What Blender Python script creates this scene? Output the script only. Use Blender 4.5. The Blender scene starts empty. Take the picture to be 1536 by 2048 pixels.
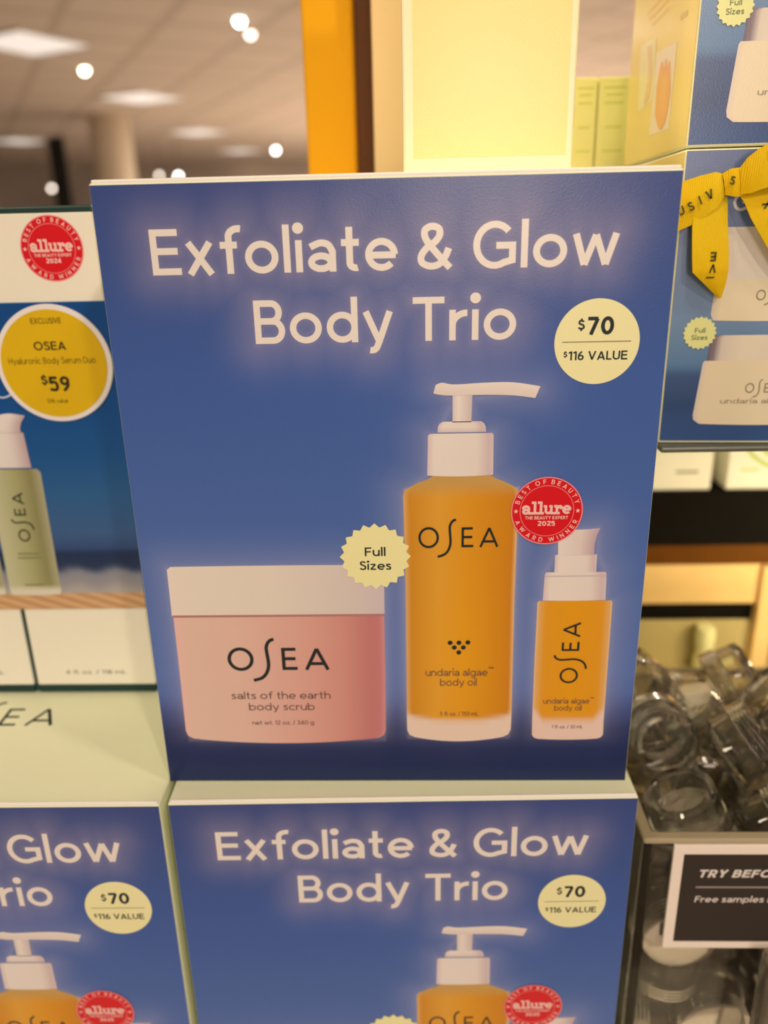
import bpy, bmesh, math, random
import numpy as np
from mathutils import Vector, Matrix

# ------------------------------------------------------------ camera, world, lights
S = bpy.context.scene
COL = S.collection
S.view_settings.view_transform = 'Standard'
S.view_settings.look = 'None'
S.view_settings.exposure = -0.35
S.view_settings.gamma = 1.0
S.view_settings.use_curve_mapping = False

cam_d = bpy.data.cameras.new('camera')
cam = bpy.data.objects.new('camera', cam_d)
COL.objects.link(cam)
cam.location = (0.0075040, -0.2900343, 0.2297934)
cam.rotation_euler = (1.2256589, 0.0222791, 0.0256378)
cam_d.sensor_fit = 'HORIZONTAL'
cam_d.sensor_width = 36.0
cam_d.lens = 37.5
cam_d.clip_start = 0.01
cam_d.clip_end = 100
cam_d.dof.use_dof = True
cam_d.dof.focus_distance = 0.298
cam_d.dof.aperture_fstop = 7.5
S.camera = cam

world = bpy.data.worlds.new('store_air')
S.world = world
world.use_nodes = True
wb = world.node_tree.nodes['Background']
wb.inputs[0].default_value = (1.0, 0.80, 0.58, 1)
wb.inputs[1].default_value = 0.30


def lamp(name, kind, loc, target, energy, color, size, spot=None):
    d = bpy.data.lights.new(name, kind)
    d.energy = energy
    d.color = color
    if kind == 'AREA':
        d.shape = 'DISK'
        d.size = size
    else:
        d.shadow_soft_size = size
    if spot:
        d.spot_size = spot
        d.spot_blend = 0.6
    o = bpy.data.objects.new(name, d)
    COL.objects.link(o)
    o.location = loc
    o.rotation_euler = (Vector(target) - Vector(loc)).to_track_quat('-Z', 'Y').to_euler()
    return o


lamp('track_light_key', 'SPOT', (0.75, -1.60, 1.40), (0.0, 0.02, 0.08), 49, (1.0, 0.82, 0.59), 0.05, 0.9)
for _n, _p, _e in (('ceiling_fill', (-0.9, -0.8, 1.42), 3.6), ('ceiling_fill', (0.8, -0.5, 1.42), 6.0), ('ceiling_fill', (0.1, -2.2, 1.42), 5), ('ceiling_fill', (1.3, 0.5, 1.42), 5), ('ceiling_fill', (-0.1, 0.1, 1.42), 2.4)):
    lamp(_n, 'AREA', _p, (0.0, 0.1, 0.0), _e, (1.0, 0.84, 0.62), 0.16)  # unseen lamps added for fill and for dot highlights on the jars
lamp('aisle_light', 'AREA', (0.32, -3.0, 0.66), (0.05, 0.0, 0.24), 24, (1.0, 0.80, 0.64), 0.7)
lamp('carton_fill_spot', 'SPOT', (0.10, -0.50, 1.40), (0.04, 0.10, 0.34), 29, (1.0, 0.80, 0.56), 0.04, 0.28)  # unseen spot, added to brighten the yellow carton and its neighbours
lamp('side_panel_fill', 'SPOT', (-0.36, 0.75, 1.42), (0.12, 0.11, 0.29), 95, (1.0, 0.82, 0.56), 0.04, 0.22)  # added out of view to lift the yellow side of the jar boxes
lamp('fixture_light', 'AREA', (0.34, 0.17, 0.0), (0.24, 0.31, -0.07), 0.55, (1.0, 0.78, 0.45), 0.08)
lamp('bounce_fill_near', 'AREA', (0.75, 6.0, 1.43), (0.75, 6.0, 0.0), 220, (1.0, 0.88, 0.76), 0.9)  # added fill hidden behind the yellow carton; floor bounce brightens the ceiling
lamp('bounce_fill_far', 'AREA', (1.35, 11.0, 1.43), (1.35, 11.0, 0.0), 760, (1.0, 0.88, 0.76), 1.4)  # second hidden fill, added for the ceiling farther back
lamp('bounce_fill_front', 'AREA', (-2.5, -2.4, 1.43), (-2.5, -2.4, 0.0), 70, (1.0, 0.82, 0.60), 0.8)  # fill added out of view behind the camera

# ------------------------------------------------------------ helpers
ILL = (0.85, 0.72, 0.55)          # colour of white paper under the store's warm light


def lin(v):
    v /= 255.0
    return v / 12.92 if v <= 0.04045 else ((v + 0.055) / 1.055) ** 2.4


def C(r, g, b):
    """a colour as it looks under the warm store light -> the reflectance of the print"""
    return tuple(min(0.93, lin(a) / i) for a, i in zip((r, g, b), ILL))


def mixc(a, b, t):
    t = max(0.0, min(1.0, t))
    return tuple(x + (y - x) * t for x, y in zip(a, b))


def ramp(stops, t):
    if t <= stops[0][0]:
        return stops[0][1]
    for (t0, c0), (t1, c1) in zip(stops, stops[1:]):
        if t <= t1:
            return mixc(c0, c1, (t - t0) / (t1 - t0))
    return stops[-1][1]


def new_mat(name):
    m = bpy.data.materials.new(name)
    m.use_nodes = True
    return m, m.node_tree.nodes, m.node_tree.links, m.node_tree.nodes['Principled BSDF']


def ink_mat(name, rough, spec, bump=0.0, scale=900.0, wave=False):
    """printed or coloured surface: colour from the mesh's own colour layer, fine procedural grain"""
    m, N, L, B = new_mat(name)
    a = N.new('ShaderNodeAttribute')
    a.attribute_name = 'ink'
    L.new(a.outputs['Color'], B.inputs['Base Color'])
    B.inputs['Roughness'].default_value = rough
    B.inputs['Specular IOR Level'].default_value = spec
    if bump:
        tc = N.new('ShaderNodeTexCoord')
        t = N.new('ShaderNodeTexWave' if wave else 'ShaderNodeTexNoise')
        t.inputs['Scale'].default_value = scale
        L.new(tc.outputs['Object'], t.inputs['Vector'])
        bn = N.new('ShaderNodeBump')
        bn.inputs['Strength'].default_value = bump
        bn.inputs['Distance'].default_value = 0.0002
        L.new(t.outputs[0], bn.inputs['Height'])
        L.new(bn.outputs[0], B.inputs['Normal'])
    return m


def flat_mat(name, color, rough=0.6, metallic=0.0, noise=0.06, scale=30.0):
    m, N, L, B = new_mat(name)
    t = N.new('ShaderNodeTexNoise')
    t.inputs['Scale'].default_value = scale
    r = N.new('ShaderNodeValToRGB')
    r.color_ramp.elements[0].position = 0.3
    r.color_ramp.elements[1].position = 0.7
    r.color_ramp.elements[0].color = tuple(c * (1 - noise) for c in color) + (1,)
    r.color_ramp.elements[1].color = tuple(min(1, c * (1 + noise)) for c in color) + (1,)
    tc = N.new('ShaderNodeTexCoord')
    L.new(tc.outputs['Object'], t.inputs['Vector'])
    L.new(t.outputs[0], r.inputs[0])
    L.new(r.outputs[0], B.inputs['Base Color'])
    B.inputs['Roughness'].default_value = rough
    B.inputs['Metallic'].default_value = metallic
    return m


def glass_mat(name, color, rough, ior=1.46):
    m, N, L, B = new_mat(name)
    B.inputs['Base Color'].default_value = color + (1,)
    B.inputs['Roughness'].default_value = rough
    B.inputs['Transmission Weight'].default_value = 1.0
    B.inputs['IOR'].default_value = ior
    return m


def emit_mat(name, color, strength):
    m, N, L, B = new_mat(name)
    B.inputs['Base Color'].default_value = (0.8, 0.8, 0.8, 1)
    B.inputs['Emission Color'].default_value = color + (1,)
    B.inputs['Emission Strength'].default_value = strength
    return m


PRINT = ink_mat('printed_card', 0.27, 0.5, 0.15, 1500.0)
MATTE = ink_mat('matte_card', 0.65, 0.25, 0.2, 900.0)
RIBBON = ink_mat('grosgrain_ribbon', 0.6, 0.3, 0.9, 420.0, True)
ACRYL = glass_mat('clear_acrylic', (0.985, 0.975, 0.94), 0.02)
def hazy(mat, amount):
    n, l = mat.node_tree.nodes, mat.node_tree.links
    d = n.new('ShaderNodeBsdfTranslucent')
    d.inputs[0].default_value = (0.85, 0.78, 0.62, 1)
    x = n.new('ShaderNodeMixShader')
    x.inputs[0].default_value = amount
    l.new(n['Principled BSDF'].outputs[0], x.inputs[1])
    l.new(d.outputs[0], x.inputs[2])
    l.new(x.outputs[0], n['Material Output'].inputs['Surface'])


hazy(ACRYL, 0.035)
PLASTIC = glass_mat('clear_plastic', (0.98, 0.975, 0.96), 0.015)
_n, _l = PLASTIC.node_tree.nodes, PLASTIC.node_tree.links
_t = _n.new('ShaderNodeBsdfTransparent')
_t.inputs[0].default_value = (0.95, 0.93, 0.89, 1)
_d = _n.new('ShaderNodeBsdfTranslucent')
_d.inputs[0].default_value = (0.85, 0.80, 0.70, 1)
_m1 = _n.new('ShaderNodeMixShader')
_m1.inputs[0].default_value = 0.01
_l.new(_t.outputs[0], _m1.inputs[1])
_l.new(_d.outputs[0], _m1.inputs[2])
_m2 = _n.new('ShaderNodeMixShader')
_m2.inputs[0].default_value = 0.9
_l.new(_m1.outputs[0], _m2.inputs[1])
_l.new(_n['Principled BSDF'].outputs[0], _m2.inputs[2])
_l.new(_m2.outputs[0], _n['Material Output'].inputs['Surface'])


def plain(x, z, k):
    """millimetres on an upright face -> metres, k = print layer"""
    return (x * 0.001, -k * 0.00006, z * 0.001)


def rot2(cx, cz, deg, sc=1.0):
    c, s = math.cos(math.radians(deg)) * sc, math.sin(math.radians(deg)) * sc
    return lambda x, z: (cx + x * c - z * s, cz + x * s + z * c)


class PM:
    """collects coloured faces and links them as ONE mesh"""

    def __init__(self, T=plain):
        self.T = T
        self.v, self.c, self.f = [], [], []

    def add(self, pts, faces, cols):
        n = len(self.v)
        self.v += pts
        self.c += cols if isinstance(cols, list) else [cols] * len(pts)
        self.f += [tuple(i + n for i in f) for f in faces]

    def strip(self, A, B, col, k=1):
        n = len(A)
        e = 0.45 / n if n > 2 else 0.0          # each stroke rises a hair along its run, so crossings stay clean
        pts = [self.T(x, z, k + e * i) for i, (x, z) in enumerate(A)] + [self.T(x, z, k + e * i) for i, (x, z) in enumerate(B)]
        cols = col if not callable(col) else [col(i / (n - 1), 0) for i in range(n)] + [col(i / (n - 1), 1) for i in range(n)]
        self.add(pts, [(i, i + 1, n + i + 1, n + i) for i in range(n - 1)], cols)

    def fan(self, ctr, ring, col, k=1, rim=None):
        n = len(ring)
        pts = [self.T(ctr[0], ctr[1], k)] + [self.T(x, z, k) for x, z in ring]
        self.add(pts, [(0, 1 + i, 1 + (i + 1) % n) for i in range(n)], [col] + [rim or col] * n)

    def disc(self, cx, cz, r, col, k=1, n=64):
        self.fan((cx, cz), [(cx + r * math.cos(2 * math.pi * i / n), cz + r * math.sin(2 * math.pi * i / n)) for i in range(n)], col, k)

    def ring(self, cx, cz, r0, r1, col, k=1, n=64):
        a = [2 * math.pi * i / n for i in range(n + 1)]
        self.strip([(cx + r0 * math.cos(t), cz + r0 * math.sin(t)) for t in a], [(cx + r1 * math.cos(t), cz + r1 * math.sin(t)) for t in a], col, k)

    def rect(self, x0, x1, z0, z1, col, k=1):
        self.strip([(x0, z0), (x1, z0)], [(x0, z1), (x1, z1)], col, k)

    def rows(self, rows, col, k=1, nu=28, sub=1):
        """silhouette from rows (z, x left, x right[, sag]) top to bottom; col(u, z) the printed tone"""
        R = [tuple(r) + (0,) * (4 - len(r)) for r in rows]
        if sub > 1:
            Q = []
            for a, b in zip(R, R[1:]):
                n = max(1, int(abs(a[0] - b[0]) / sub))
                Q += [tuple(p + (q - p) * i / n for p, q in zip(a, b)) for i in range(n)]
            R = Q + [R[-1]]
        us = [0.5 - 0.5 * math.cos(math.pi * i / nu) for i in range(nu + 1)]
        pts, cols = [], []
        for z, a, b, s in R:
            for u in us:
                pts.append(self.T(a + (b - a) * u, z - s * (1 - (2 * u - 1) ** 2), k))
                cols.append(col(u, z) if callable(col) else col)
        m = nu + 1
        self.add(pts, [(i * m + j, i * m + j + 1, i * m + m + j + 1, i * m + m + j) for i in range(len(R) - 1) for j in range(nu)], cols)

    def ribbon(self, pts, w, col, k=2):
        L, Rr = ribbon_edges(pts, w)
        self.strip(L, Rr, col, k)

    def text(self, s, x, z, cap, col, t=0.14, width=None, k=2, align='l', rot=0.0, track=0.0, slab=False, shear=0.0):
        """single-line lettering; baseline starts (or is centred) at x, z; width fits the line to a measure"""
        adv, items = 0.0, []
        for ch in s:
            if ch == ' ':
                adv += 0.34 + track
                continue
            gw, st = glyph(ch, t, slab)
            items.append((adv, st))
            adv += gw + 0.11 + track
        adv -= 0.11 + track
        sx = width / adv if width else cap
        off = {'l': 0.0, 'c': -0.5, 'r': -1.0}[align] * adv * sx
        X = rot2(x, z, rot)
        out = []
        q = 0
        for a, strokes in items:
            for p in strokes:
                q += 1
                A, B = ribbon_edges(p, t)
                A = [X(off + (a + u + v * shear) * sx, v * cap) for u, v in A]
                B = [X(off + (a + u + v * shear) * sx, v * cap) for u, v in B]
                self.strip(A, B, col, k + 0.13 * (q % 4))
                out.append([((p0[0] + q0[0]) / 2, (p0[1] + q0[1]) / 2) for p0, q0 in zip(A, B)])
        return out

    def arc_text(self, s, cx, cz, r, cap, col, a0, a1, t=0.15, k=2, inside=False):
        """lettering along a circle, from angle a0 to a1 (degrees)"""
        ws = [0.3 if ch == ' ' else glyph(ch, t)[0] + 0.16 for ch in s]
        tot, acc = sum(ws), 0.0
        for ch, w in zip(s, ws):
            if ch != ' ':
                ang = a0 + (a1 - a0) * (acc + w / 2) / tot
                x, z = cx + r * math.cos(math.radians(ang)), cz + r * math.sin(math.radians(ang))
                self.text(ch, x, z, cap, col, t, k=k, align='c', rot=ang + 90 if inside else ang - 90)
            acc += w

    def star(self, cx, cz, r, col, k=2, n=5, inner=0.42, rot=90):
        ring = []
        for i in range(2 * n):
            a = math.radians(rot + 180 * i / n)
            q = r if i % 2 == 0 else r * inner
            ring.append((cx + q * math.cos(a), cz + q * math.sin(a)))
        self.fan((cx, cz), ring, col, k)

    def box(self, x0, x1, y0, y1, z0, z1, col, r=0.0, seg=2):
        bm = bmesh.new()
        bmesh.ops.create_cube(bm, size=1.0)
        for v in bm.verts:
            v.co = (x0 if v.co.x < 0 else x1, y0 if v.co.y < 0 else y1, z0 if v.co.z < 0 else z1)
        if r:
            bmesh.ops.bevel(bm, geom=list(bm.edges), offset=r, segments=seg, profile=0.5, affect='EDGES')
        self.add_bm(bm, col)

    def add_bm(self, bm, col):
        bm.verts.index_update()
        bm.verts.ensure_lookup_table()
        pts = [tuple(v.co) for v in bm.verts]
        self.add(pts, [tuple(v.index for v in f.verts) for f in bm.faces], [col(p) for p in pts] if callable(col) else col)
        bm.free()

    def lathe(self, prof, col, n=40, M=None):
        pts, faces = [], []
        m = len(prof)
        for i in range(n):
            a = 2 * math.pi * i / n
            for r, z in prof:
                p = Vector((r * math.cos(a), r * math.sin(a), z))
                pts.append(tuple(M @ p) if M else tuple(p))
        for i in range(n):
            for j in range(m - 1):
                a, b = i * m + j, ((i + 1) % n) * m + j
                faces.append((a, b, b + 1, a + 1))
        self.add(pts, faces, col)

    def build(self, name, mat, parent=None, smooth=False, loc=None):
        me = bpy.data.meshes.new(name)
        me.from_pydata(self.v, [], self.f)
        at = me.color_attributes.new('ink', 'FLOAT_COLOR', 'POINT')
        buf = np.ones((len(self.v), 4), dtype=np.float32)
        buf[:, :3] = np.array(self.c, dtype=np.float32)
        at.data.foreach_set('color', buf.ravel())
        me.materials.append(mat)
        me.update()
        if smooth:
            me.shade_smooth()
            me.set_sharp_from_angle(angle=math.radians(35))
        o = bpy.data.objects.new(name, me)
        COL.objects.link(o)
        if parent:
            o.parent = parent
        if loc:
            o.location = loc
        return o


def thing(name, label, cat, loc=(0, 0, 0), rz=0.0, group=None):
    o = bpy.data.objects.new(name, None)
    COL.objects.link(o)
    o.empty_display_size = 0.02
    o.location = loc
    o.rotation_euler = (0, 0, math.radians(rz))
    return tag(o, label, cat, group)


def tag(o, label, cat, group=None):
    o['label'] = label
    o['category'] = cat
    if group:
        o['group'] = group
    return o


def struct(o):
    o['kind'] = 'structure'
    return o


def copy_tree(o, parent=None):
    c = o.copy()
    COL.objects.link(c)
    if parent:
        c.parent = parent
    for ch in list(o.children):
        copy_tree(ch, c)
    return c


# ------------------------------------------------------------ lettering: a round geometric sans drawn with strokes
def ribbon_edges(pts, w):
    pts = [p for i, p in enumerate(pts) if i == 0 or math.hypot(p[0] - pts[i - 1][0], p[1] - pts[i - 1][1]) > 1e-5]
    n = len(pts)
    closed = n > 3 and math.hypot(pts[0][0] - pts[-1][0], pts[0][1] - pts[-1][1]) < 1e-6
    dirs = []
    for (x0, y0), (x1, y1) in zip(pts, pts[1:]):
        d = math.hypot(x1 - x0, y1 - y0) or 1e-9
        dirs.append(((x1 - x0) / d, (y1 - y0) / d))
    A, B = [], []
    for i in range(n):
        d0 = dirs[i - 1] if i > 0 else (dirs[-1] if closed else dirs[0])
        d1 = dirs[i] if i < n - 1 else (dirs[0] if closed else dirs[-1])
        nx, ny = -(d0[1] + d1[1]), d0[0] + d1[0]
        q = math.hypot(nx, ny)
        if q < 1e-6:
            nx, ny, q = -d1[1], d1[0], 1.0
        nx, ny = nx / q, ny / q
        m = min(2.2, 1.0 / max(0.3, nx * -d1[1] + ny * d1[0])) * w / 2
        A.append((pts[i][0] + nx * m, pts[i][1] + ny * m))
        B.append((pts[i][0] - nx * m, pts[i][1] - ny * m))
    return A, B


def arc(cx, cy, rx, ry, a0, a1, n=18):
    return [(cx + rx * math.cos(math.radians(a0 + (a1 - a0) * i / n)), cy + ry * math.sin(math.radians(a0 + (a1 - a0) * i / n))) for i in range(n + 1)]


def spline(P, n=5):
    out = []
    Q = [P[0]] + list(P) + [P[-1]]
    for a, b, c, d in zip(Q, Q[1:], Q[2:], Q[3:]):
        for i in range(n):
            t = i / n
            out.append(tuple(0.5 * (2 * q + (r - p) * t + (2 * p - 5 * q + 4 * r - s) * t * t + (3 * q - p - 3 * r + s) * t ** 3) for p, q, r, s in zip(a, b, c, d)))
    return out + [tuple(P[-1])]


def glyph(ch, t, slab=False):
    """(width, strokes) of one character; capital height 1, stroke width t"""
    h = t / 2
    X = 0.70
    T1 = 1 - h
    A1 = 1.04

    def V(x, a=0.0, b=1.0):
        return [(x, a), (x, b)]

    def bowl(w, y0=0.0, y1=X):
        return arc(w / 2, (y0 + y1) / 2, w / 2 - h, (y1 - y0) / 2 - h + 0.008, 90, 450, 32)

    def dot(cx, cy, r):
        return [(cx - r, cy), (cx + r, cy)] if False else arc(cx, cy, r * 0.5, r * 0.5, 0, 360, 12)

    if slab and ch in 'alure':
        b = 0.075
        sl = lambda x0, x1, y: [(x0, y), (x1, y)]
        if ch == 'l':
            return 0.46, [V(0.26, 0, 1.0), sl(0.0, 0.30, 1 - b), sl(0.0, 0.48, b)]
        if ch == 'a':
            return 0.68, [spline([(0.06, 0.50), (0.14, 0.60), (0.30, 0.625), (0.45, 0.55), (0.48, 0.40)]), V(0.48, 0.05, 0.45), sl(0.45, 0.72, b),
                          arc(0.27, 0.21, 0.19, 0.145, 80, 440, 24), arc(0.10, 0.50, 0.035, 0.035, 0, 360, 10)]
        if ch == 'u':
            return 0.78, [[(0.17, 0.70), (0.17, 0.25)] + arc(0.36, 0.25, 0.19, 0.17, 180, 360)[1:], V(0.58, 0, 0.70), sl(0.0, 0.2, 0.7 - b), sl(0.42, 0.6, 0.7 - b), sl(0.56, 0.80, b)]
        if ch == 'r':
            return 0.62, [V(0.22, 0, 0.70), sl(0.0, 0.26, 0.7 - b), sl(0.0, 0.46, b), spline([(0.24, 0.42), (0.34, 0.58), (0.48, 0.62), (0.56, 0.55)]), arc(0.53, 0.52, 0.04, 0.04, 0, 360, 10)]
        if ch == 'e':
            return 0.70, [arc(0.35, 0.35, 0.25, 0.265, 0, 318, 26), [(0.12, 0.36), (0.64, 0.36)]]
    if ch == 'O':
        return 0.98, [arc(0.49, 0.5, 0.49 - h, 0.51 - h, 90, 450, 36)]
    if ch == 'Q':
        return 0.98, glyph('O', t)[1] + [[(0.6, 0.3), (0.9, 0.0)]]
    if ch == 'C':
        return 0.88, [arc(0.48, 0.5, 0.48 - h, 0.51 - h, 42, 318, 26)]
    if ch == 'G':
        return 0.93, [arc(0.47, 0.5, 0.47 - h, 0.515 - h, 42, 300, 26) + [(0.93 - h, 0.17), (0.93 - h, 0.49), (0.50, 0.49)]]
    if ch == 'E':
        return 0.64, [[(0.62, T1), (h, T1), (h, h), (0.65, h)], [(h, 0.52), (0.60, 0.52)]]
    if ch == 'F':
        return 0.60, [[(0.60, T1), (h, T1), (h, 0)], [(h, 0.50), (0.55, 0.50)]]
    if ch == 'L':
        return 0.55, [[(h, 1), (h, h), (0.55, h)]]
    if ch == 'T':
        return 0.72, [[(0, T1), (0.72, T1)], V(0.36, 0, T1)]
    if ch == 'I':
        return t, [V(h)]
    if ch == 'H':
        return 0.74, [V(h), V(0.74 - h), [(h, 0.5), (0.74 - h, 0.5)]]
    if ch == 'B':
        return 0.70, [V(h), [(h, T1), (0.40, T1)] + arc(0.40, (T1 + 0.52) / 2, 0.25 - h, (T1 - 0.52) / 2, 90, -90) + [(h, 0.52)],
                      [(0.40, 0.52)] + arc(0.42, (0.52 + h) / 2, 0.28 - h, (0.52 - h) / 2, 90, -90) + [(h, h)]]
    if ch == 'D':
        return 0.82, [[(h, h), (h, T1), (0.33, T1)] + arc(0.33, 0.5, 0.49 - h, T1 - 0.5, 90, -90, 22) + [(h, h)]]
    if ch in 'PR':
        st = [V(h), [(h, T1), (0.38, T1)] + arc(0.38, (T1 + 0.42) / 2, 0.28 - h, (T1 - 0.42) / 2, 90, -90) + [(h, 0.42)]]
        return 0.68, st + ([[(0.34, 0.42), (0.62, 0)]] if ch == 'R' else [])
    if ch == 'N':
        return 0.78, [V(h), V(0.78 - h), [(h, T1), (0.78 - h, h)]]
    if ch == 'M':
        return 0.92, [V(h), V(0.92 - h), [(h, T1), (0.46, 0.3), (0.92 - h, T1)]]
    if ch == 'A':
        return 0.82, [[(h * 0.9, 0), (0.41, 1 - h * 0.6)], [(0.41, 1 - h * 0.6), (0.82 - h * 0.9, 0)], [(0.18, 0.28), (0.64, 0.28)]]
    if ch == 'V':
        return 0.80, [[(h * 0.9, 1), (0.40, h * 0.6)], [(0.40, h * 0.6), (0.80 - h * 0.9, 1)]]
    if ch == 'W':
        return 1.20, [[(h * 0.9, 1), (0.33, h)], [(0.33, h), (0.60, 0.94)], [(0.60, 0.94), (0.87, h)], [(0.87, h), (1.20 - h * 0.9, 1)]]
    if ch == 'X':
        return 0.76, [[(h, 0), (0.76 - h, 1)], [(h, 1), (0.76 - h, 0)]]
    if ch == 'Y':
        return 0.76, [[(h, 1), (0.38, 0.44)], [(0.76 - h, 1), (0.38, 0.44)], V(0.38, 0, 0.46)]
    if ch == 'U':
        return 0.74, [[(h, 1), (h, 0.36)] + arc(0.37, 0.36, 0.37 - h, 0.36 - h, 180, 360) + [(0.74 - h, 1)]]
    if ch == 'S':
        return 0.60, [spline([(0.53, 0.82), (0.43, T1 - 0.02), (0.30, T1 + 0.008), (0.14, 0.90), (h + 0.02, 0.75), (0.14, 0.62), (0.30, 0.54), (0.46, 0.45), (0.56 - h * 0.3, 0.28), (0.48, 0.12), (0.31, h - 0.008), (0.15, h + 0.03), (0.04, 0.20)])]
    if ch == '&':
        return 0.76, [spline([(0.71, 0.03), (0.48, 0.28), (0.24, 0.57), (0.16, 0.72), (0.17, 0.86), (0.31, T1 + 0.005), (0.46, 0.88), (0.48, 0.74), (0.38, 0.60), (0.20, 0.47), (0.08, 0.30), (0.10, 0.15), (0.27, h), (0.46, 0.11), (0.60, 0.27), (0.68, 0.46)])]
    if ch == '$':
        st = [[(x, 0.06 + y * 0.88) for x, y in p] for p in glyph('S', t)[1]]
        return 0.60, st + [V(0.30, -0.10, 0.12), V(0.30, 0.88, 1.10)]
    if ch == '0':
        return 0.70, [arc(0.35, 0.5, 0.35 - h, 0.51 - h, 90, 450, 32)]
    if ch == '1':
        return 0.36, [[(0.02, 0.80), (0.26, 0.97)], V(0.28, 0, 1)]
    if ch == '2':
        return 0.60, [spline([(0.05, 0.78), (0.15, 0.91), (0.30, T1), (0.48, 0.88), (0.52, 0.72), (0.44, 0.55), (0.26, 0.34), (0.06, h + 0.03)]), [(0.04, h), (0.60, h)]]
    if ch == '3':
        return 0.60, [spline([(0.06, 0.86), (0.20, T1), (0.38, T1 - 0.02), (0.50, 0.78), (0.42, 0.60), (0.24, 0.53)]), spline([(0.24, 0.53), (0.44, 0.50), (0.54, 0.30), (0.44, 0.11), (0.26, h), (0.05, 0.16)])]
    if ch == '4':
        return 0.66, [[(0.46, 0.98), (0.06, 0.27)], [(0.02, 0.25), (0.66, 0.25)], V(0.48, 0, 1)]
    if ch == '5':
        return 0.60, [[(0.54, T1), (0.13, T1), (0.11, 0.52)], spline([(0.10, 0.54), (0.26, 0.62), (0.45, 0.57), (0.55 - h * .3, 0.34), (0.45, 0.12), (0.26, h), (0.04, 0.15)])]
    if ch == '6':
        return 0.62, [arc(0.31, 0.31, 0.31 - h, 0.31 - h, 0, 360, 26), spline([(0.04 + h, 0.36), (0.12, 0.62), (0.28, 0.84), (0.42, 0.98)])]
    if ch == '7':
        return 0.62, [[(0.02, T1), (0.60 - h * 0.4, T1)], [(0.58 - h * 0.4, T1), (0.20, 0)]]
    if ch == '8':
        return 0.60, [arc(0.30, 0.74, 0.24 - h * .6, 0.26 - h, 0, 360, 22), arc(0.30, 0.27, 0.30 - h, 0.27 - h, 0, 360, 24)]
    if ch == '9':
        return 0.62, [arc(0.31, 0.69, 0.31 - h, 0.31 - h, 0, 360, 26), spline([(0.58 - h, 0.64), (0.50, 0.38), (0.34, 0.16), (0.20, 0.02)])]
    if ch == '.':
        return t, [V(h, 0, t)]
    if ch == '/':
        return 0.40, [[(0.02, -0.05), (0.38, 1.05)]]
    if ch == 'o':
        return 0.74, [bowl(0.74)]
    if ch == 'x':
        return 0.66, [[(h * 1.2, 0), (0.66 - h * 1.2, X)], [(h * 1.2, X), (0.66 - h * 1.2, 0)]]
    if ch == 'f':
        return 0.45, [[(0.22, 0), (0.22, 0.78)] + arc(0.44, 0.80, 0.22, 0.25 - h, 180, 75)[1:], [(0.02, X - h), (0.40, X - h)]]
    if ch == 'l':
        return t, [V(h, 0, A1)]
    if ch == 'i':
        r = t * 0.62
        return t * 1.1, [V(t * .55, 0, X), arc(t * .55, A1 - r * .9, r * .5, r * .5, 0, 360, 14)]
    if ch == 'a':
        return 0.62, [spline([(0.06, 0.54), (0.15, X - h - 0.04), (0.30, X - h + 0.005), (0.46, X - h - 0.04), (0.62 - h, 0.44)]) + [(0.62 - h, 0)], arc(0.29, 0.21, 0.29 - h, 0.21 - h + .005, 35, 395, 24)]
    if ch == 't':
        return 0.42, [[(0.19, 0.96), (0.19, 0.18)] + arc(0.32, 0.19, 0.13, 0.19 - h, 180, 290)[1:], [(0.01, X - h), (0.40, X - h)]]
    if ch == 'e':
        return 0.70, [arc(0.36, 0.35, 0.36 - h, 0.358 - h, 0, 318, 26), [(h, 0.34), (0.70 - h * .4, 0.34)]]
    if ch == 'w':
        return 1.00, [[(h * .9, X), (0.27, h * .4)], [(0.27, h * .4), (0.50, X - 0.03)], [(0.50, X - 0.03), (0.73, h * .4)], [(0.73, h * .4), (1.0 - h * .9, X)]]
    if ch == 'v':
        return 0.66, [[(h * .9, X), (0.33, h * .4)], [(0.33, h * .4), (0.66 - h * .9, X)]]
    if ch == 'd':
        return 0.72, [arc(0.36, 0.35, 0.36 - h, 0.358 - h, 0, 360, 28), V(0.72 - h, 0, A1)]
    if ch == 'b':
        return 0.72, [arc(0.36, 0.35, 0.36 - h, 0.358 - h, 0, 360, 28), V(h, 0, A1)]
    if ch == 'p':
        return 0.72, [arc(0.36, 0.35, 0.36 - h, 0.358 - h, 0, 360, 28), V(h, -0.27, X)]
    if ch == 'g':
        return 0.72, [arc(0.36, 0.35, 0.36 - h, 0.358 - h, 0, 360, 28), [(0.72 - h, X), (0.72 - h, -0.02)] + arc(0.38, -0.02, 0.34 - h, 0.26 - h, 0, -140)[1:]]
    if ch == 'y':
        return 0.70, [[(h, X), (0.36, 0.04)], [(0.70 - h, X), (0.38, 0.02), (0.32, -0.12)] + arc(0.20, -0.10, 0.12, 0.17 - h, -10, -110, 8)[1:]]
    if ch == 'r':
        return 0.40, [V(h, 0, X), [(h, 0.36)] + arc(0.40, 0.34, 0.40 - h, 0.36 - h, 165, 88)]
    if ch == 'n':
        return 0.64, [V(h, 0, X), [(h, 0.36)] + arc(0.32, 0.38, 0.32 - h, 0.32 - h, 180, 0) + [(0.64 - h, 0)]]
    if ch == 'h':
        return 0.64, [V(h, 0, A1), [(h, 0.36)] + arc(0.32, 0.38, 0.32 - h, 0.32 - h, 180, 0) + [(0.64 - h, 0)]]
    if ch == 'm':
        return 1.02, [V(h, 0, X), [(h, 0.4)] + arc(0.28, 0.41, 0.28 - h, 0.29 - h, 180, 0, 12) + [(0.56 - h, 0)], [(0.56 - h, 0.4)] + arc(0.79 - h, 0.41, 0.23, 0.29 - h, 180, 0, 12) + [(1.02 - h, 0)]]
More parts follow.
